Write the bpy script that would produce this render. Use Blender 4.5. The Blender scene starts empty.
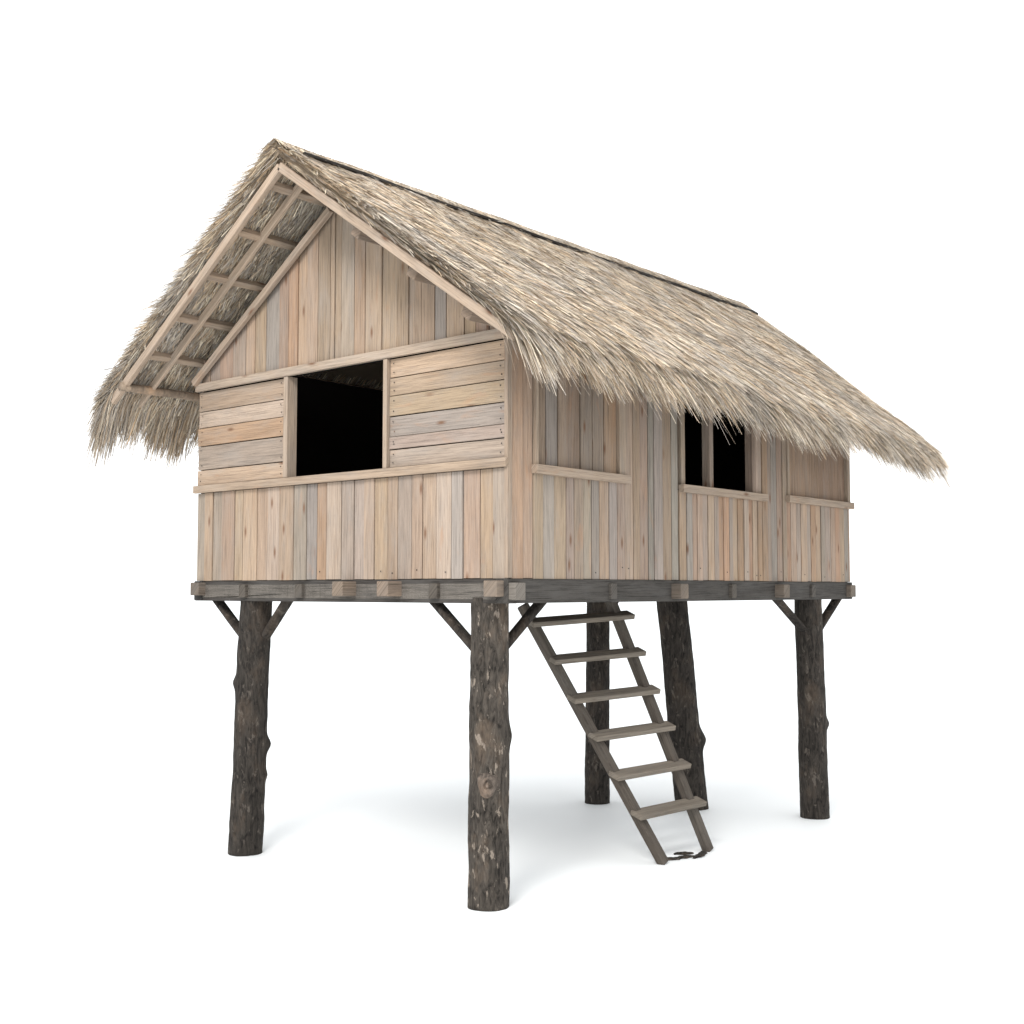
import bpy, bmesh, math, random
import numpy as np
from mathutils import Vector, noise
random.seed(7); rng = np.random.default_rng(11)
C = bpy.context.scene.collection
R = math.radians
V = Vector

# ------------------------------------------------------------------ materials
def newmat(name):
    m = bpy.data.materials.new(name); m.use_nodes = True
    nt = m.node_tree; b = nt.nodes['Principled BSDF']
    return m, nt, b
def N(nt, t, **k):
    n = nt.nodes.new(t)
    for a, v in k.items(): setattr(n, a, v)
    return n
def ramp(nt, src, stops):
    r = N(nt, 'ShaderNodeValToRGB'); e = r.color_ramp.elements
    while len(e) < len(stops): e.new(0.5)
    for i, (p, c) in enumerate(stops):
        e[i].position = p; e[i].color = (c, c, c, 1) if isinstance(c, (int, float)) else (*c, 1)
    nt.links.new(src, r.inputs[0]); return r.outputs[0]
def mix(nt, mode, a, b, f=1.0):
    x = N(nt, 'ShaderNodeMix', data_type='RGBA', blend_type=mode)
    for sock, v in ((x.inputs[0], f), (x.inputs[6], a), (x.inputs[7], b)):
        if hasattr(v, 'is_output'): nt.links.new(v, sock)
        elif isinstance(v, (int, float)): sock.default_value = v
        else: sock.default_value = (*v, 1)
    return x.outputs[2]
def noise_n(nt, vec, scale, detail=5, rough=.6, mp=None, dist=0):
    if mp:
        m = N(nt, 'ShaderNodeMapping'); m.inputs['Scale'].default_value = mp
        nt.links.new(vec, m.inputs[0]); vec = m.outputs[0]
    n = N(nt, 'ShaderNodeTexNoise'); n.inputs['Scale'].default_value = scale
    n.inputs['Detail'].default_value = detail; n.inputs['Roughness'].default_value = rough
    n.inputs['Distortion'].default_value = dist
    nt.links.new(vec, n.inputs['Vector']); return n.outputs['Fac']

def wood_mat(name, grey=(.33,.31,.29), greyamt=.55, contrast=.55, knots=True, bump=.35):
    m, nt, b = newmat(name)
    uv = N(nt, 'ShaderNodeUVMap').outputs[0]
    at = N(nt, 'ShaderNodeAttribute', attribute_name='tone').outputs['Color']
    g1 = noise_n(nt, uv, 1.0, 9, .75, (2.2, 85, 1), .4)
    g2 = noise_n(nt, uv, 1.0, 4, .6, (.8, 9, 1), 1.2)
    wz = noise_n(nt, uv, 1.0, 5, .7, (1.8, 7, 1))
    c = mix(nt, 'MULTIPLY', at, ramp(nt, g1, [(.34, 1-contrast), (.5, .96), (.70, 1.14)]))
    c = mix(nt, 'MULTIPLY', c, ramp(nt, g2, [(.3, .82), (.6, 1.05)]))
    c = mix(nt, 'MIX', c, grey, ramp(nt, wz, [(.46, 0.0), (.72, greyamt)]))
    if knots:
        mp = N(nt, 'ShaderNodeMapping'); mp.inputs['Scale'].default_value = (1.6, 5.0, 1)
        nt.links.new(uv, mp.inputs[0])
        vo = N(nt, 'ShaderNodeTexVoronoi'); vo.voronoi_dimensions = '2D'; vo.inputs['Scale'].default_value = 1.0
        nt.links.new(mp.outputs[0], vo.inputs['Vector'])
        k = ramp(nt, vo.outputs['Distance'], [(.03, .9), (.06, .55), (.12, 0)])
        sel = ramp(nt, vo.outputs['Color'], [(.58, 0.0), (.64, 1.0)])
        k = mix(nt, 'MULTIPLY', k, sel)
        c = mix(nt, 'MIX', c, (.16, .085, .05), k)
        o = ramp(nt, noise_n(nt, uv, 1.0, 3, .6, (1.8, 6, 1), .8), [(.62, 0.0), (.78, .5)])
        c = mix(nt, 'MIX', c, (.37, .205, .115), o)
        st = ramp(nt, noise_n(nt, uv, 1.0, 6, .7, (.6, 30, 1), .3), [(.61, 0.0), (.70, .4)])
        c = mix(nt, 'MIX', c, (.14, .112, .09), st)
    nt.links.new(c, b.inputs['Base Color'])
    b.inputs['Roughness'].default_value = .85
    b.inputs['Specular IOR Level'].default_value = .2
    bp = N(nt, 'ShaderNodeBump'); bp.inputs['Strength'].default_value = bump; bp.inputs['Distance'].default_value = .01
    nt.links.new(g1, bp.inputs['Height']); nt.links.new(bp.outputs[0], b.inputs['Normal'])
    return m
M_plank = wood_mat('weathered_plank', (.285,.258,.235), .42, .48, True, .8)
M_beam = wood_mat('dark_beam_wood', (.10,.095,.09), .5, .8, False, 1.0)
M_lad = wood_mat('ladder_wood', (.155,.143,.127), .5, .65, False, .8)

m, nt, b = newmat('straw'); M_straw = m
at = N(nt, 'ShaderNodeAttribute', attribute_name='tone').outputs['Color']
ob = N(nt, 'ShaderNodeTexCoord').outputs['Object']
c = mix(nt, 'MULTIPLY', at, ramp(nt, noise_n(nt, ob, 1.5, 5), [(.3, .84), (.7, 1.1)]))
nt.links.new(c, b.inputs['Base Color']); b.inputs['Roughness'].default_value = .6
b.inputs['Specular IOR Level'].default_value = .3

def bark_mat(name, lo, hi, pale, amt, bd=.035):
    m, nt, b = newmat(name)
    ob = N(nt, 'ShaderNodeTexCoord').outputs['Object']
    n1 = noise_n(nt, ob, 1, 9, .72, (22, 22, 6), 1.2)
    n2 = noise_n(nt, ob, 1, 5, .65, (17, 17, 7), .5)
    n3 = noise_n(nt, ob, 1, 4, .65, (4, 4, 2.2))
    c = ramp(nt, n1, [(.36, lo), (.62, hi)])
    c = mix(nt, 'MIX', c, tuple(x*y for x,y in zip(hi,(1.25,1.05,.88))), ramp(nt, n3, [(.5, 0.0), (.68, .6)]))
    c = mix(nt, 'MULTIPLY', c, ramp(nt, n3, [(.3, .7), (.7, 1.25)]))
    c = mix(nt, 'MIX', c, pale, ramp(nt, n2, [(.59, 0.0), (.64, amt)]))
    nt.links.new(c, b.inputs['Base Color']); b.inputs['Roughness'].default_value = .9
    b.inputs['Specular IOR Level'].default_value = .2
    bp = N(nt, 'ShaderNodeBump'); bp.inputs['Strength'].default_value = .9; bp.inputs['Distance'].default_value = bd
    nt.links.new(n1, bp.inputs['Height']); nt.links.new(bp.outputs[0], b.inputs['Normal'])
    return m
M_bark = bark_mat('dark_bark', (.012,.010,.009), (.062,.053,.045), (.15,.128,.108), .55)
M_bark_p = bark_mat('flecked_bark', (.016,.0135,.0115), (.10,.085,.071), (.30,.25,.205), .8)
m, nt, b = newmat('painted_indoor_shade'); M_dark = m
b.inputs['Base Color'].default_value = (.012,.010,.009,1); b.inputs['Roughness'].default_value = 1; b.inputs['Specular IOR Level'].default_value = 0  # near-black: indoor shade put into the colour
m, nt, b = newmat('studio_white'); M_floor = m
ob = N(nt, 'ShaderNodeTexCoord').outputs['Object']
c = ramp(nt, noise_n(nt, ob, .6, 3), [(.3, (.935,.96,.967)), (.7, (.945,.965,.973))])
nt.links.new(c, b.inputs['Base Color']); b.inputs['Roughness'].default_value = .6; b.inputs['Specular IOR Level'].default_value = .2

# ------------------------------------------------------------------ objects
def empty(name, loc, label, cat):
    o = bpy.data.objects.new(name, None); C.objects.link(o); o.location = loc
    o['label'] = label; o['category'] = cat; o.empty_display_size = .3
    return o
def wloc(o):
    v = V((0,0,0))
    while o: v += o.location; o = o.parent
    return v
def link(name, me, mat, parent, smooth=False, bevel=0):
    n = len(me.vertices); co = np.empty(n*3, 'f'); me.vertices.foreach_get('co', co)
    co = co.reshape(-1,3); cen = (co.min(0)+co.max(0))/2
    me.vertices.foreach_set('co', (co-cen).ravel()); me.update()
    o = bpy.data.objects.new(name, me); C.objects.link(o)
    if mat: me.materials.append(mat)
    o.parent = parent; o.location = V(cen.tolist()) - wloc(parent)
    if smooth: me.polygons.foreach_set('use_smooth', [True]*len(me.polygons))
    if bevel:
        bv = o.modifiers.new('bevel','BEVEL'); bv.width = bevel; bv.segments = 1; bv.limit_method = 'ANGLE'
    return o
class MB:
    def __init__(s): s.v=[]; s.f=[]; s.uv=[]; s.c=[]
    def prism(s, poly, T, L, col):
        poly = [V(p) for p in poly]; T = V(T); L = V(L).normalized(); n = len(poly)
        nn = V((0,0,0))
        for i in range(n): nn += (poly[i]-poly[0]).cross(poly[(i+1)%n]-poly[0])
        if nn.dot(T) > 0: poly.reverse()
        Tn = T.normalized(); W = Tn.cross(L); off = (random.uniform(0,50), random.uniform(0,50))
        b0 = len(s.v); pts = poly + [p+T for p in poly]; s.v += [tuple(p) for p in pts]
        fs = [list(range(n)), list(range(2*n-1, n-1, -1))]
        for i in range(n):
            j=(i+1)%n; fs.append([j,i,i+n,j+n])
        for f in fs:
            s.f.append([b0+k for k in f])
            for k in f:
                p = pts[k]; s.uv.append((p.dot(L)+off[0], p.dot(W)+p.dot(Tn)+off[1])); s.c.append((*col,1))
    def bar(s, p0, p1, w, h, up=(0,0,1), col=(.3,.3,.3)):
        p0=V(p0); p1=V(p1); L=(p1-p0).normalized(); sd=L.cross(V(up)).normalized(); u=sd.cross(L).normalized()
        a=sd*w/2; t=u*h
        s.prism([p0-a-t/2, p0+a-t/2, p1+a-t/2, p1-a-t/2], t, L, col)
    def build(s, name, mat, parent, bevel=.003):
        me = bpy.data.meshes.new(name); me.from_pydata(s.v, [], s.f)
        uv = me.uv_layers.new(name='UVMap'); uv.data.foreach_set('uv', np.array(s.uv,'f').ravel())
        ca = me.color_attributes.new('tone','FLOAT_COLOR','CORNER'); ca.data.foreach_set('color', np.array(s.c,'f').ravel())
        return link(name, me, mat, parent, False, bevel)
KW = .87
def wc(k=1.0, warm=None):
    pal = [((.42,.308,.228),4), ((.43,.315,.222),3), ((.375,.30,.243),3), ((.35,.302,.26),1.3), ((.41,.272,.182),1.4), ((.455,.355,.278),2)]
    if warm is False: pal = [((.385,.29,.22),3), ((.36,.288,.228),3), ((.41,.305,.224),3), ((.33,.285,.242),1.6), ((.40,.275,.19),.8)]
    if warm == 'panel': pal = [((.41,.285,.20),1)]
    c = random.choices([p[0] for p in pal], [p[1] for p in pal])[0]
    j = random.uniform(.85,1.10)*k*KW
    return tuple(x*j*random.uniform(.98,1.02) for x in c)
def vary(c, a=.97, b=1.03):
    j = random.uniform(a,b); return tuple(x*j for x in c)
TRIM = lambda: vary((.375,.29,.22))
DK = lambda: vary((.03,.028,.026), .85, 1.25)

W, L, Z0 = 4.21, 6.22, 2.655
XC = -W/2; SL = .69; ZA = 6.42; FY = .0135
RA, RS = 6.07, .665
house = empty('stilt_house', (XC, L/2, 0), 'raised wooden plank hut with shaggy thatched gable roof on dark log stilts', 'hut')

def cuts(a, b, w):
    n = max(1, round((b-a)/w)); ws = [random.uniform(.72,1.28) for _ in range(n)]; t = sum(ws); r=[a]
    for x in ws: r.append(r[-1]+x/t*(b-a))
    return r
ZD = 0
def zr(u):
    if ZD == 0 and u > W/2+.001: return RA+.02-RS*(u-W/2)
    return ZA-.07-ZD - SL*abs(u-W/2)
TH = .028
def nail(mb, P, nrm, t, z):
    c0 = V(P(t,z))+nrm*.003
    mb.prism([c0+V(P(dx,dz))-V(P(0,0)) for dx,dz in ((-.006,-.006),(.006,-.006),(.006,.006),(-.006,.006))], nrm*.004, (1,.3,1), (.03,.027,.024))
def vplanks(mb, P, nrm, a, b, z0, z1, w, k=1.0, warm=None, rec=0, roof=False):
    nrm = V(nrm); r = cuts(a, b, w)
    if roof: r = sorted(set(r+[W/2]))
    for t0, t1 in zip(r[:-1], r[1:]):
        g = random.uniform(.004,.009); o = nrm*(random.uniform(-.010,.004)-rec)
        t0 += g; t1 -= g*.3; dz = random.uniform(-.004,.002)
        if roof: poly = [P(t0,z0), P(t1,z0), P(t1,zr(t1)), P(t0,zr(t0))]
        else: poly = [P(t0,z0+dz), P(t1,z0+dz), P(t1,z1), P(t0,z1)]
        mb.prism([V(p)+o for p in poly], -nrm*TH, (0,0,1), wc(k, warm))
        if random.random()<.22 and not roof and t1-t0>.07:
            nail(mb, P, nrm-nrm*rec, t0+(t1-t0)*random.uniform(.3,.7), z0+random.uniform(.05,.12))
def hplanks(mb, P, nrm, a, b, z0, z1, n):
    nrm = V(nrm); r = cuts(z0, z1, (z1-z0)/n)
    for q0, q1 in zip(r[:-1], r[1:]):
        g = random.uniform(.003,.006); o = nrm*random.uniform(-.010,.004)
        mb.prism([V(P(t,z))+o for t,z in ((a,q0+g),(b,q0+g+random.uniform(-.003,.003)),(b,q1-g),(a,q1-g))], -nrm*TH, V(P(1,0))-V(P(0,0)), wc(1.04, None))
        for t in (a+.06, b-.06):
            for q in (q0+.045, q1-.045): nail(mb, P, nrm, t+random.uniform(-.01,.01), q)

# ---- gable wall (front)
PF = lambda u,z: (-u, 0.0, z)
nF = (0,-1,0)
mb = MB()
vplanks(mb, PF, nF, .0, W, Z0, 3.545, .165)
hplanks(mb, PF, nF, 2.80, W-.005, 3.625, 4.59, 5)
hplanks(mb, PF, nF, .005, 1.37, 3.625, 4.59, 6)
vplanks(mb, PF, nF, .02, W-.06, 4.665, None, .165, .94, roof=True)
mb.build('gable_wall', M_plank, house)
mb = MB(); mb.bar((.015,-.022,3.585), (-W-.015,-.022,3.585), .042, .075, col=(.36,.272,.20)); mb.build('sill_rail', M_plank, house)
mb = MB(); mb.bar((.0,-.022,4.635), (-W-.005,-.022,4.635), .042, .08, col=(.38,.30,.232)); mb.build('top_rail', M_plank, house)
for u0,u1 in ((1.375,1.425),(2.74,2.80)):
    mb = MB(); mb.prism([(-u0,-.03,3.625),(-u1,-.03,3.625),(-u1,-.03,4.593),(-u0,-.03,4.593)], (0,.12,0), (0,0,1), TRIM())
    mb.build('window_jamb', M_plank, house)
# ---- back wall, left wall
PB = lambda u,z: (-u, L, z)
ZD=.13
mb = MB(); vplanks(mb, PB, (0,1,0), 0, W, Z0, None, .165, .95, roof=True); mb.build('back_wall', M_plank, house)
ZD=0
PL = lambda v,z: (-W, v, z)
mb = MB(); vplanks(mb, PL, (-1,0,0), .03, L-.03, Z0, 4.93, .15, .95); mb.build('side_wall', M_plank, house)
# ---- right side wall
ZT = 4.80
PS = lambda v,z: (0.0, v, z)
nS = (1,0,0)
mb = MB()
vplanks(mb, PS, nS, .05, .33, Z0, ZT, .14, 1.02, False)
vplanks(mb, PS, nS, .33, 1.62, Z0, 3.535, .125, 1.04, False)
vplanks(mb, PS, nS, 1.62, 2.50, Z0, ZT, .125, 1.02, False)
vplanks(mb, PS, nS, 2.53, 4.12, Z0, 3.52, .10, 1.06)
vplanks(mb, PS, nS, 4.00, 4.12, 3.53, ZT, .12, 1.0)
vplanks(mb, PS, nS, 4.12, 4.66, Z0, ZT, .12, 1.02, False)
vplanks(mb, PS, nS, 4.66, L-.03, Z0, 3.535, .115, 1.06)
mb.build('side_wall', M_plank, house)
def panel(v0, v1, w, k, warm, fr):
    mb = MB(); vplanks(mb, PS, nS, v0+.05, v1-fr, 3.53, ZT, w, k, warm, rec=.012)
    sh = mb.build('shutter', M_plank, house)
    for a_,b_ in ((v0,v0+.05),(v1-fr,v1)):
        mb = MB(); mb.bar((-.003, (a_+b_)/2, 3.57), (-.003, (a_+b_)/2, ZT), .05, b_-a_-.012, up=(0,1,0), col=vary((.38,.295,.222)))
        mb.build('shutter_frame', M_plank, sh)
    mb = MB(); mb.bar((.022, v0-.02, 3.555), (.022, v1+.03, 3.555), .065, .075, col=TRIM()); mb.build('sill', M_plank, sh)
panel(.33, 1.62, .17, .88, False, .11); panel(4.66, L-.01, .75, .90, 'panel', .08)
for v0,v1 in ((2.56,2.63),(3.08,3.15),(3.93,3.998)):
    mb = MB(); mb.prism([PS(v0,3.53),PS(v1,3.53),PS(v1,ZT),PS(v0,ZT)], (-.09,0,0), (0,0,1), wc(.95,False))
    mb.build('window_jamb', M_plank, house)
mb = MB(); mb.bar((.022, 2.52, 3.535), (.022, 4.16, 3.535), .065, .075, col=TRIM()); mb.build('window_sill', M_plank, house)
mb = MB(); mb.bar((-.006,.017,Z0+.002), (-.006,.017,ZT), .036, .060, up=(0,1,0), col=(.32,.245,.185))
mb.build('corner_trim', M_plank, house)
# ---- added lining: black stands in for indoor shade, stops gap light; same openings
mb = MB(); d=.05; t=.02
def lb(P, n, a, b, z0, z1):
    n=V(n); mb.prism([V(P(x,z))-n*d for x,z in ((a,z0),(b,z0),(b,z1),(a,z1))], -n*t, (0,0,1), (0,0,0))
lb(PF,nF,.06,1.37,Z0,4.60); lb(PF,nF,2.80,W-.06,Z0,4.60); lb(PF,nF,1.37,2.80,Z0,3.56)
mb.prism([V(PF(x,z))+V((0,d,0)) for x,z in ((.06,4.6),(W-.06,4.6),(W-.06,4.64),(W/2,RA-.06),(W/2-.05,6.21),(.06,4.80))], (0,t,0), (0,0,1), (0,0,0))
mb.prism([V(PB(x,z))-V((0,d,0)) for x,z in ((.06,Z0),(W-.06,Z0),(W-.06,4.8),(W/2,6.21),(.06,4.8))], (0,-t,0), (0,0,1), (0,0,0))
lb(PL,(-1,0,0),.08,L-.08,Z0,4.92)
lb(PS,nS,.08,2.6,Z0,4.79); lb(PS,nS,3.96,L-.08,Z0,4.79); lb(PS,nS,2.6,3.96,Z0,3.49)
mb.build('shade_lining', M_dark, house, 0)

# ---- floor
mb = MB()
fr = cuts(.02, L-.02, .18)
for a,b_ in zip(fr[:-1],fr[1:]):
    mb.prism([(-.03,a+.003,2.646),(-W+.03,a+.003,2.646),(-W+.03,b_-.003,2.646),(-.03,b_-.003,2.646)], (0,0,.016), (1,0,0), DK())
mb.build('floor', M_beam, house)
def beam(name, p0, p1, w, h, col=None, mat=M_beam, up=(0,0,1), bv=.006, par=None):
    mb = MB(); mb.bar(p0, p1, w, h, up, col or DK()); return mb.build(name, mat, par or house, bv)
zb = 2.551; BH=.198
beam('floor_beam', (.0,.065,zb), (-W-.02,.065,zb), .12, BH, (.062,.055,.049))
beam('floor_beam', (-.055,-.01,zb+.002), (-.055,L+.02,zb+.002), .13, BH, (.066,.060,.054))
beam('floor_beam', (.0,L-.05,zb-.001), (-W-.02,L-.05,zb-.001), .12, BH-.004)
beam('floor_beam', (-W+.05,-.01,zb+.003), (-W+.05,L+.02,zb+.003), .13, BH-.004)
for u,c,pr_ in ((.10,(.25,.195,.15),.10),(1.28,(.25,.19,.145),.16),(1.86,(.22,.17,.13),.16),(4.12,(.17,.137,.11),.08)):
    beam('joist', (-u,-pr_,zb+.020), (-u,L-.1,zb+.020), .14, .13, c)
for u in (.8,2.55,3.4): beam('joist', (-u,-.035,zb), (-u,L-.1,zb), .10, .13, (.10,.086,.072))
for v,c,pr_ in ((.07,(.20,.178,.155),.08),(1.4,(.09,.08,.07),.04),(2.42,(.19,.152,.12),.12),(3.45,(.10,.087,.074),.05),(4.42,(.17,.138,.11),.12),(5.2,(.09,.08,.07),.04),(6.14,(.19,.155,.125),.07)):
    beam('cross_joist', (pr_,v,zb-.002), (-W+.1,v,zb-.002), .13 if pr_>.055 else .09, .14, c)

# ---- log posts
def log(name, base, top, r0, r1, seed, mat, bumps=(), parent=house, seg=40, rings=90, bend=.022, rough=1.0):
    base=V(base); top=V(top); vs=[]; fs=[]
    ax=(top-base)
    for i in range(rings+1):
        t=i/rings; c=base+ax*t
        c += V((noise.noise(V((seed,t*2.2,0))), noise.noise(V((seed,t*2.2,9))),0))*bend*math.sin(math.pi*t)
        for j in range(seg):
            a=2*math.pi*j/seg; r=r0+(r1-r0)*t
            r *= 1+rough*(.045*noise.noise(V((math.cos(a)*1.2+seed,math.sin(a)*1.2,t*5)))+.04*noise.noise(V((math.cos(a)*5+seed,math.sin(a)*5,t*12)))+.02*noise.noise(V((math.cos(a)*11+seed,math.sin(a)*11,t*30))))
            for (bt,ba,bh,bw) in bumps:
                da=(a-ba+math.pi)%(2*math.pi)-math.pi
                r += bh*math.exp(-((t-bt)*ax.length/bw)**2-(da*r0/bw)**2)
            vs.append(c+V((math.cos(a)*r,math.sin(a)*r,0)))
    for i in range(rings):
        for j in range(seg):
            k=(j+1)%seg; fs.append([i*seg+j,i*seg+k,(i+1)*seg+k,(i+1)*seg+j])
    fs.append(list(range(seg))[::-1]); fs.append([rings*seg+j for j in range(seg)])
    me=bpy.data.meshes.new(name); me.from_pydata([tuple(v) for v in vs],[],fs)
    return link(name, me, mat, parent, True)
camdir = math.atan2(-.758,.651)
right = math.atan2(.652,.759)
p1 = log('post', (-.335,.15,0), (-.315,.15,2.5), .170, .155, 1.3, M_bark_p, ((.40,camdir,.03,.09),(.55,right,.02,.08)))
log('post', (-3.48,.11,0), (-3.43,.17,2.5), .165, .155, 5.1, M_bark, ((.42,right,.04,.07),(.66,right+math.pi,.03,.06),(.30,right,.02,.05)))
log('post', (-.13,5.47,0), (-.15,5.42,2.5), .165, .150, 8.7, M_bark, ((.42,right,.035,.06),))
log('post', (-1.50,5.06,0), (-1.66,4.90,2.5), .195, .180, 12.2, M_bark, ((.32,right,.06,.10),))
log('post', (-2.56,4.62,0), (-2.56,4.66,2.5), .150, .140, 17.9, M_bark)
kv=[];kf=[]; cd=V((math.cos(camdir),math.sin(camdir),0)); rd=V((-cd.y,cd.x,0)); kc=V((-.332,.147,1.0))+cd*.180
prof=[(0,.014),(.014,.018),(.022,.004),(.032,.002),(.042,.024),(.058,.026),(.074,.008),(.090,-.018)]
for i,(r,h) in enumerate(prof):
    for j in range(24):
        a=2*math.pi*j/24; q=1+.12*math.sin(3*a+i)
        kv.append(tuple(kc+rd*math.cos(a)*r*q+V((0,0,1))*math.sin(a)*r*1.1*q+cd*h))
for i in range(len(prof)-1):
    for j in range(24):
        k=(j+1)%24; kf.append([i*24+j,i*24+k,(i+1)*24+k,(i+1)*24+j])
me=bpy.data.meshes.new('knot'); me.from_pydata(kv,[],kf); link('knot', me, bark_mat('knot_bark',(.03,.024,.02),(.17,.138,.115),(.28,.23,.195),.5,.01), p1, True)
for a,b_ in (((-3.52,.17,2.02),(-4.14,.13,2.56)), ((-3.36,.19,2.05),(-2.80,.13,2.56)), ((-.42,.16,2.02),(-1.02,.10,2.56)),
            ((-.28,.24,2.06),(-.12,.70,2.56)), ((-.15,5.38,2.06),(-.12,4.46,2.56)), ((-.15,5.56,2.04),(-.08,6.16,2.56)),
            ((-2.56,4.70,2.15),(-2.56,5.15,2.55))):
    log('brace', a, b_, .058, .060, random.uniform(20,60), M_bark, (), house, 14, 16, .0, .4)

# ---- roof frame
def sl(y,s): return SL+(FY*max(0,y) if s>0 else 0)
zs = lambda dx,y=0,s=-1: ZA-sl(y,s)*dx
for s in (-1,1):
    up = (s*SL,0,1)
    pd = (.22,.70,1.18,1.66,2.12) if s<0 else (.22,.70,1.15,1.60,2.0,2.35)
    for dx in pd:
        beam('purlin', (XC+s*dx,-.60,zs(dx)-.050), (XC+s*dx,6.75,zs(dx,6.75,s)-.050), .07, .075, (.40,.305,.225), M_plank, up)
    d1 = 2.66 if s<0 else 2.76
    for y,c,w in ((-.645,(.41,.315,.238),.055),(-.34,(.43,.333,.25),.04),(6.72,(.36,.27,.20),.07)):
        beam('rafter', (XC,y,zs(0)-.105), (XC+s*d1,y,zs(d1,y,s)-.105), w, .08, c, M_plank, up)
beam('wall_rafter', (XC,-.065,RA), (XC-2.10,-.065,RA-RS*2.10), .055, .065, (.39,.30,.228), M_plank, (-RS,0,1))
for s in (-1,1): beam('wall_rafter', (XC,L+.055,6.15), (XC+s*2.14,L+.055,6.15-.72*2.14), .06, .08, (.37,.285,.22), M_plank, (s*.72,0,1))
for dx in (.93,1.60,2.2):
    beam('purlin', (XC+dx,-.58,zs(dx)-.20), (XC+dx,-.04,zs(dx)-.20), .11, .12, (.24,.18,.135), M_plank, (SL,0,1))
pv=[];pf=[];ns=40
for i in range(ns+1):
    y=-.70+i/ns*(L+1.2)
    for j in range(12):
        a=2*math.pi*j/12; r=.045*(1+.12*noise.noise(V((i*.4,math.cos(a),math.sin(a)))))
        pv.append((XC-2.44+math.cos(a)*r,y,zs(2.44)-.13+math.sin(a)*r+.012*noise.noise(V((y,3,3)))))
for i in range(ns):
    for j in range(12):
        k=(j+1)%12; pf.append([i*12+j,(i+1)*12+j,(i+1)*12+k,i*12+k])
pf.append(list(range(12))); pf.append([ns*12+j for j in range(12)][::-1])
me=bpy.data.meshes.new('eave_pole'); me.from_pydata(pv,[],pf)
link('eave_pole', me, bark_mat('pole_bark',(.16,.122,.092),(.33,.255,.19),(.36,.30,.245),.5,.008), house, True)

# ---- thatch
ca, sa = math.cos(math.atan(SL)), math.sin(math.atan(SL))
def droop(dx,y,s):
    yy=np.maximum(y,0)
    return (FY*yy*dx+.06*np.maximum(0,dx-2.05)**2) if s>0 else .10*np.maximum(0,dx-2.05)**2
def ztop(dx,y,s):
    h=.008*np.sin(1.7*y+2*dx+.5)+.008*np.sin(4.1*y-3*dx)+.006*np.sin(9*y+5*dx)+.005*np.sin(15*y-7*dx+1)
    return 6.52-.695*dx-droop(dx,y,s)+h
def zbot(dx,y,s): return ZA+.005-SL*dx-droop(dx,y,s)
def yend(dx): return 7.38-.13*dx
Y0=-.70
PAL=np.array([(.60,.47,.335),(.49,.435,.375),(.27,.20,.135),(.84,.725,.55),(.57,.40,.245),(.41,.36,.31),(.09,.068,.05)])
PW=np.array([.26,.21,.12,.19,.08,.10,.04])
CR=rng.random((6,64,256))
def clump(dx,y,k,cs=.22,cy=.05):
    i=np.floor(dx/cs+.35*np.sin(y*9)).astype(int)%64
    j=np.floor(y/cy+i*.37+.5*np.sin(dx*13)).astype(int)%256
    return CR[k,i,j]
def colours(n,k=1.0,y=None,dx=None):
    c=PAL[rng.choice(len(PAL),n,p=PW)]*rng.uniform(.82,1.14,(n,1))*k
    if y is not None:
        f=(1+.05*np.sin(2.3*y+1.7*dx)+.05*np.sin(6.1*y-2.2*dx+1))*(.90+.18*clump(dx,y,0))
        g=np.clip(clump(dx,y,1,.5,.22)*1.6-.7,0,1)[:,None]*.5
        c=c*f[:,None]; c=c*(1-g)+g*np.mean(c,1,keepdims=True)*np.array([[1.05,1.0,.94]])
    return c
class Q:
    def __init__(s): s.v=[]; s.f=[]; s.c=[]; s.n=0
    def add(s,v,f,c):
        s.v.append(v); s.f.append(f+s.n); s.c.append(c); s.n+=len(v)
    def strips(s, P0,P1,P2, wv, w, col, tip=.75):
        n=len(P0); a=wv*w[:,None]/2
        v=np.stack([P0-a,P0+a,P1-a*.95,P1+a*.95,P2-a*tip,P2+a*tip],1).reshape(-1,3)
        b=(np.arange(n)*6)[:,None]
        f=np.concatenate([b+[0,1,3,2], b+[2,3,5,4]],0)
        s.add(v,f,np.repeat(col,6,0))
    def build(s,name,parent):
        v=np.concatenate(s.v).astype('f'); f=np.concatenate(s.f).astype('i'); c=np.concatenate(s.c).astype('f')
        me=bpy.data.meshes.new(name); me.vertices.add(len(v)); me.vertices.foreach_set('co',v.ravel())
        me.loops.add(f.size); me.loops.foreach_set('vertex_index',f.ravel())
        me.polygons.add(len(f)); me.polygons.foreach_set('loop_start',np.arange(len(f),dtype='i')*4)
        me.update(calc_edges=True); me.validate()
        ca_=me.color_attributes.new('tone','FLOAT_COLOR','POINT')
        ca_.data.foreach_set('color', np.concatenate([c,np.ones((len(c),1))],1).astype('f').ravel())
        return link(name,me,M_straw,parent)
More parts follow.
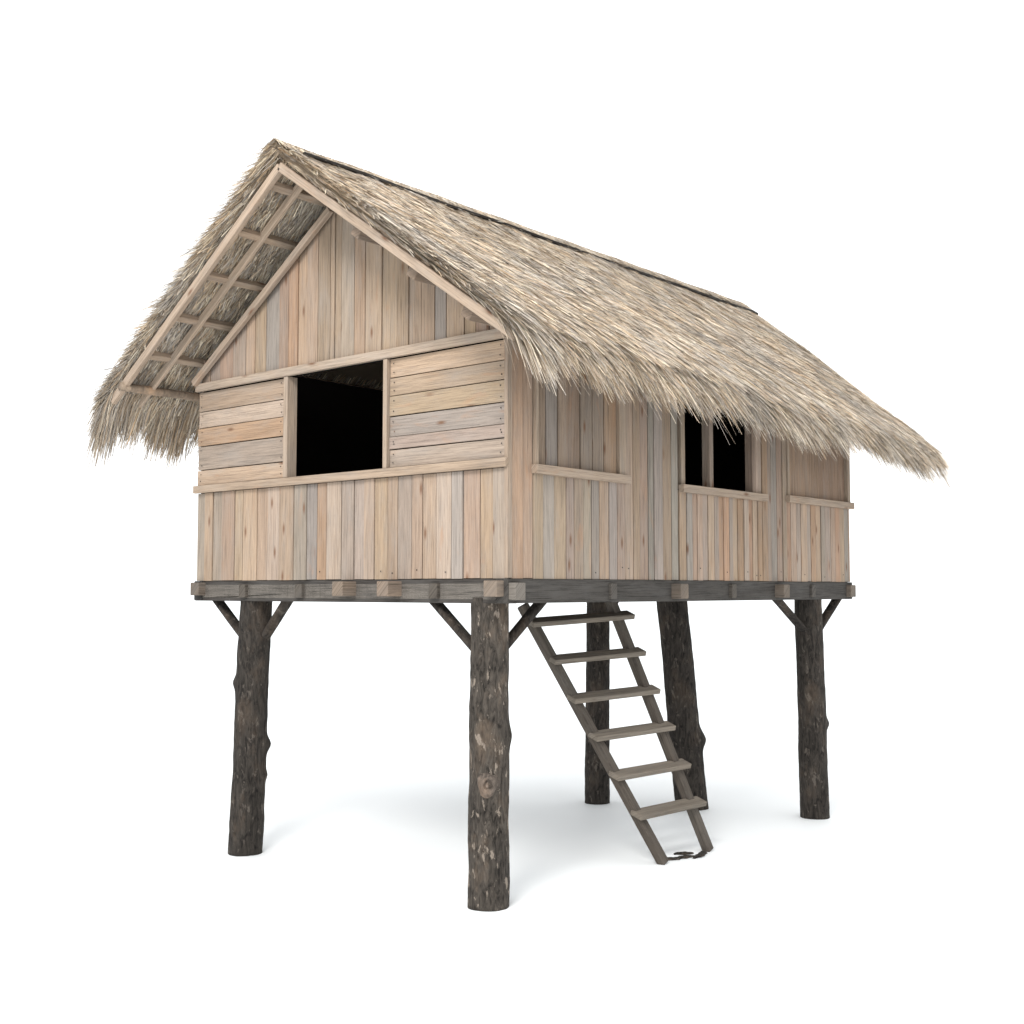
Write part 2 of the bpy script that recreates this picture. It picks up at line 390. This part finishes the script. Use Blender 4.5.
def thatch(s):
    q=Q(); nx,ny=26,90; DX=2.74
    I,J=np.meshgrid(np.arange(nx+1),np.arange(ny+1),indexing='ij')
    dx=I/nx*DX; y=Y0+.03+(yend(dx)-.03-Y0-.03)*J/ny
    top=np.stack([XC+s*dx,y,ztop(dx,y,s)-.014],-1).reshape(-1,3)
    bot=np.stack([XC+s*dx,y,zbot(dx,y,s)],-1).reshape(-1,3)
    bot[:,2]=np.minimum(bot[:,2], top[:,2]-.03)
    M=(nx+1)*(ny+1); idx=lambda i,j:i*(ny+1)+j; fs=[]
    for i in range(nx):
        for j in range(ny):
            a=[idx(i,j),idx(i+1,j),idx(i+1,j+1),idx(i,j+1)]
            if s<0: a=a[::-1]
            fs.append(a); fs.append([k+M for k in a[::-1]])
    rim=[idx(i,0) for i in range(nx)]+[idx(nx,j) for j in range(ny)]+[idx(i,ny) for i in range(nx,0,-1)]+[idx(0,j) for j in range(ny,0,-1)]
    for k in range(len(rim)):
        a,b=rim[k],rim[(k+1)%len(rim)]; fs.append([b,a,a+M,b+M] if s<0 else [a,b,b+M,a+M])
    q.add(np.concatenate([top,bot]),np.array(fs),np.tile(np.array([[.22,.17,.12]]),(2*M,1)))  # dark base tone paints shade into gaps between strands
    E=lambda y: 2.91+.03*np.sin(2.1*y+s)+.03*np.sin(7.3*y)+.03*np.sin(17*y+2)+.12*(clump(0*y,y,4,1,.05)-.5)+.14*(clump(0*y,y,5,1,.17)-.5)
    def lay(n,dx0,dx1,ya,yb,L0,L1,wd,k,jit=.11,bias=0,depth=(0,.03),under=False,lift=.03,ease=.07,sag=0,tip=.75,cl=1):
        dx=rng.uniform(dx0,dx1,n)
        y=ya+((yend(dx) if yb is None else yb)-ya)*rng.uniform(0,1,n)
        cj=(clump(dx,y,2)-.5)*.07*cl; cz=(clump(dx,y,3)**2)*.012*cl
        Ln=rng.uniform(L0,L1,n)
        jy=bias+cj+jit*rng.standard_normal(n)
        tdx=np.minimum(dx+Ln*ca, E(y)+rng.exponential(ease,n)-.05)
        tdx=np.maximum(tdx,dx+.05)
        Ls=(tdx-dx)/ca
        off=rng.uniform(*depth,n)
        sg=sag*(.6+.8*clump(0*y,y,5,1,.17))
        def pt(f,lf):
            d=dx+(tdx-dx)*f; yy=y+jy*Ls*f
            base=zbot(d,yy,s) if under else ztop(d,yy,s)
            return np.stack([XC+s*d+s*sa*lf, yy, base+off+ca*lf-sg*f*f*Ls],1)
        l2=np.abs(rng.normal(0,lift,n))*np.where(rng.random(n)<.75,1,-1)+cz; l1=l2*.5
        if under: l1=-np.abs(l1)*.6; l2=-np.abs(l2)*.9
        wv=np.stack([rng.normal(0,.25,n),np.ones(n),rng.normal(0,.4,n)],1); wv/=np.linalg.norm(wv,axis=1)[:,None]
        q.strips(pt(0,0),pt(.5,l1),pt(1,l2),wv,rng.uniform(*wd,n),colours(n,k,y,dx),tip)
    nn=1.0 if s>0 else .4
    lay(int(105000*nn),0,2.70,Y0,None,.16,.40,(.004,.0085),.97,jit=.045,lift=.010,depth=(-.008,.018))
    lay(int(15000*nn),0,2.6,Y0,None,.10,.34,(.003,.006),1.2,jit=.09,lift=.016,depth=(.005,.03))
    lay(int(2500*nn),0,2.6,Y0,None,.08,.25,(.003,.005),1.1,jit=.30,lift=.035,depth=(.0,.03))
    lay(int(9000*nn),0,2.6,Y0,None,.08,.28,(.003,.008),.30,jit=.06,lift=.006,depth=(.008,.022))  # dark strands painted as shaded gaps in the straw
    # eave fringe: hanging tufts through the whole thickness
    lay(15000,2.40,2.74,Y0,None,.2,.5,(.004,.008),.97,jit=.09,depth=(-.09,.015),lift=.018,ease=.06,sag=.12)
    lay(17000,2.56,2.78,Y0,None,.16,.40,(.004,.008),.88,jit=.13,depth=(-.15,-.01),lift=.02,ease=.07,sag=.46 if s>0 else .5)
    lay(5000,2.5,2.76,Y0,None,.3,.6,(.003,.0055),1.1,jit=.28,depth=(-.12,.0),lift=.045,ease=.12,sag=.32,tip=.5)
    if s<0: lay(7000,2.55,2.8,Y0,None,.25,.45,(.005,.009),.8,jit=.15,depth=(-.10,.0),lift=.03,ease=.05,sag=.8)
    # verge fringes, front
    if s<0:
        lay(6000,0,2.75,Y0-.01,Y0+.10,.12,.28,(.004,.008),.95,jit=.12,bias=-.03,depth=(-.055,.01),lift=.012)
        lay(1400,0,2.75,Y0-.01,Y0+.05,.08,.18,(.004,.007),1.0,jit=.30,bias=-.30,depth=(-.05,.02),lift=.03)
        lay(2200,0,2.75,Y0-.01,Y0+.05,.08,.20,(.004,.008),.9,jit=.35,bias=-.2,depth=(-.03,.02),lift=.05)
    else:
        lay(5500,0,2.75,Y0,Y0+.06,.12,.26,(.004,.0075),.95,jit=.05,bias=.0,depth=(-.070,.005),lift=.006,cl=.2)
        lay(600,0,2.75,Y0-.01,Y0+.04,.06,.15,(.004,.007),1.0,jit=.2,bias=-.3,depth=(-.04,.01),lift=.02)
    n=7000; dx=rng.uniform(0,2.80,n)
    y=yend(dx)-rng.uniform(-.02,.12,n); Ln=rng.uniform(.12,.28,n); off=rng.uniform(-.09,.01,n); jy=.12+.12*rng.standard_normal(n)
    def pr(f,l):
        d=dx+Ln*f*ca; yy=y+jy*Ln*f; return np.stack([XC+s*d+s*sa*l,yy,ztop(d,yy,s)+off+ca*l-.25*f*f*Ln*(dx>2.5)],1)
    q.strips(pr(0,0*y),pr(.5,rng.uniform(0,.015,n)),pr(1,rng.normal(0,.015,n)),np.tile([[0,.9,.43]],(n,1)),rng.uniform(.004,.008,n),colours(n,.97))
    # underside: most straw darkened, overhang shade painted into its tone
    lay(10000,0,2.7,Y0,.25,.12,.35,(.006,.012),.62,jit=.2,under=True,depth=(-.010,.0),lift=.012,cl=.3)
    lay(900,0,2.7,Y0,.05,.12,.30,(.005,.009),1.1,jit=.3,under=True,depth=(-.012,.0),lift=.018,cl=.3)
    lay(5000,2.0,2.7,0,None,.2,.45,(.008,.016),.75,jit=.15,under=True,depth=(-.015,.0),lift=.02)
    lay(2500,0,2.7,6.2,6.85,.2,.5,(.008,.018),.75,jit=.15,under=True,depth=(-.015,.0),lift=.02)
    return q.build('thatch_slope',house)
thatch(1); thatch(-1)
q=Q()
for s in (-1,1):
    n=12000; y=rng.uniform(Y0-.03,7.38,n); Ln=rng.uniform(.12,.22,n); jy=.12*rng.standard_normal(n)
    d0=rng.uniform(-.02,.03,n)
    def pc(f,l):
        d=d0+Ln*f*ca; yy=y+jy*Ln*f*1.2; dd=np.abs(d)
        return np.stack([XC+s*d,yy,6.55-.695*dd+l+.004*np.sin(6*yy)],1)
    q.strips(pc(0,rng.uniform(-.012,.008,n)),pc(.5,rng.uniform(0,.012,n)),pc(1,rng.uniform(-.012,.008,n)),np.tile([[0,1,0]],(n,1))+rng.normal(0,.2,(n,3)),rng.uniform(.005,.010,n),colours(n,.9))
q.build('ridge_cap',house)
for s in (1,-1):
    mb=MB(); y=-.62; dxr=.28; dz=.052
    while y<7.3:
        y2=min(7.3,y+random.uniform(.5,.8)); d2=.28+random.uniform(-.012,.012); z2=.050+random.uniform(-.010,.006)
        mb.bar((XC+s*dxr,y,6.52-(.695+FY*max(0,y)*(s>0))*dxr+dz),(XC+s*d2,y2+.03,6.52-(.695+FY*max(0,y2)*(s>0))*d2+z2),.034,.028,col=(.022,.018,.015)); y=y2; dxr=d2; dz=z2
    mb.build('ridge_pole',M_beam,house,.004)

# ------------------------------------------------------------------ ladder
lad = empty('ladder', (-.5,2.3,0), 'rough wooden ladder with six plank rungs leaning under the hut floor', 'ladder')
LT,LB = V((-1.10,1.49,2.42)), V((-.11,2.37,.0))
RT,RB = V((-.80,2.44,2.54)), V((-.09,3.13,.0))
nl = (RB-LB).cross(LT-LB).normalized()
if nl.z<0: nl=-nl
for a,b_ in ((LB,LT),(RB,RT)):
    mb=MB(); mb.bar(a,b_,.10,.085,up=nl,col=(.088,.073,.060)); mb.build('rail',M_lad,lad,.010)
for t in (.925,.78,.63,.485,.335,.185):
    a=LB.lerp(LT,t); b_=RB.lerp(RT,t*.975); e=(b_-a).normalized(); o=nl*.05
    mb=MB(); mb.bar(a-e*(.06+random.uniform(0,.03))+o, b_+e*(.08+random.uniform(0,.05))+o, .14, .05, up=V((0,0,1))+nl*.4, col=vary((.20,.170,.137),.92,1.1))
    mb.build('rung',M_lad,lad,.006)
# ------------------------------------------------------------------ splinters on the floor
for i,(x,y,a,l) in enumerate(((-.17,2.54,35,.22),(-.10,2.70,70,.26),(-.02,2.84,95,.22),(-.19,2.84,50,.20),(-.06,2.97,120,.18))):
    bm=bmesh.new(); k=9; vs=[]
    for j in range(k):
        t=j/(k-1); w=.034*math.sin(math.pi*(.10+.82*t))+.010*random.random(); h=.010+.010*random.random()*math.sin(math.pi*t)
        zc=.008+.006*math.sin(math.pi*t); sw_=.012*random.uniform(-1,1)
        vs.append([bm.verts.new((t*l-l/2, sx*w+sw_, zc+sz*h/2)) for sx,sz in ((-1,-1),(1,-1),(.7,1),(-.6,1))])
    for j in range(k-1):
        for n_ in range(4): bm.faces.new((vs[j][n_],vs[j][(n_+1)%4],vs[j+1][(n_+1)%4],vs[j+1][n_]))
    bm.faces.new(vs[0][::-1]); bm.faces.new(vs[-1]); bmesh.ops.recalc_face_normals(bm,faces=bm.faces)
    me=bpy.data.meshes.new('bark_splinter'); bm.to_mesh(me); me.materials.append(M_bark)
    o=bpy.data.objects.new('bark_splinter',me); C.objects.link(o); o.location=(x,y,0); o.rotation_euler=(0,0,R(a))
    o['label']='small dark bark splinter lying on white floor between the ladder feet'; o['category']='splinter'; o['group']='bark splinters at the foot of the ladder'

# ------------------------------------------------------------------ ground, light, camera
me=bpy.data.meshes.new('ground'); S=150; me.from_pydata([(-S,-S,0),(S,-S,0),(S,S,0),(-S,S,0)],[],[(0,1,2,3)])
g=bpy.data.objects.new('ground',me); C.objects.link(g); me.materials.append(M_floor); g['kind']='structure'
g['label']='seamless white studio floor under the hut'; g['category']='floor'
w=bpy.data.worlds.new('World'); bpy.context.scene.world=w; w.use_nodes=True
bg=w.node_tree.nodes['Background']; bg.inputs[0].default_value=(.985,1,1.01,1); bg.inputs[1].default_value=1.50
def area(loc, tgt, size, power, col):
    l=bpy.data.lights.new('softbox','AREA'); l.shape='DISK'; l.size=size; l.energy=power; l.color=col
    o=bpy.data.objects.new('softbox',l); C.objects.link(o); o.location=loc
    o.rotation_euler=(V(tgt)-V(loc)).to_track_quat('-Z','Y').to_euler()
area((4,-10,12),(-2,2,3),5,1700,(1,.97,.935))
cam=bpy.data.cameras.new('camera'); co=bpy.data.objects.new('camera',cam); C.objects.link(co)
co.location=(6.377,-7.378,2.56); co.rotation_euler=(R(93.66),0,R(40.62)); cam.lens=42.9; cam.sensor_width=36; cam.clip_end=600
bpy.context.scene.camera=co
vs=bpy.context.scene.view_settings; vs.view_transform='Standard'; vs.look='None'; vs.exposure=0
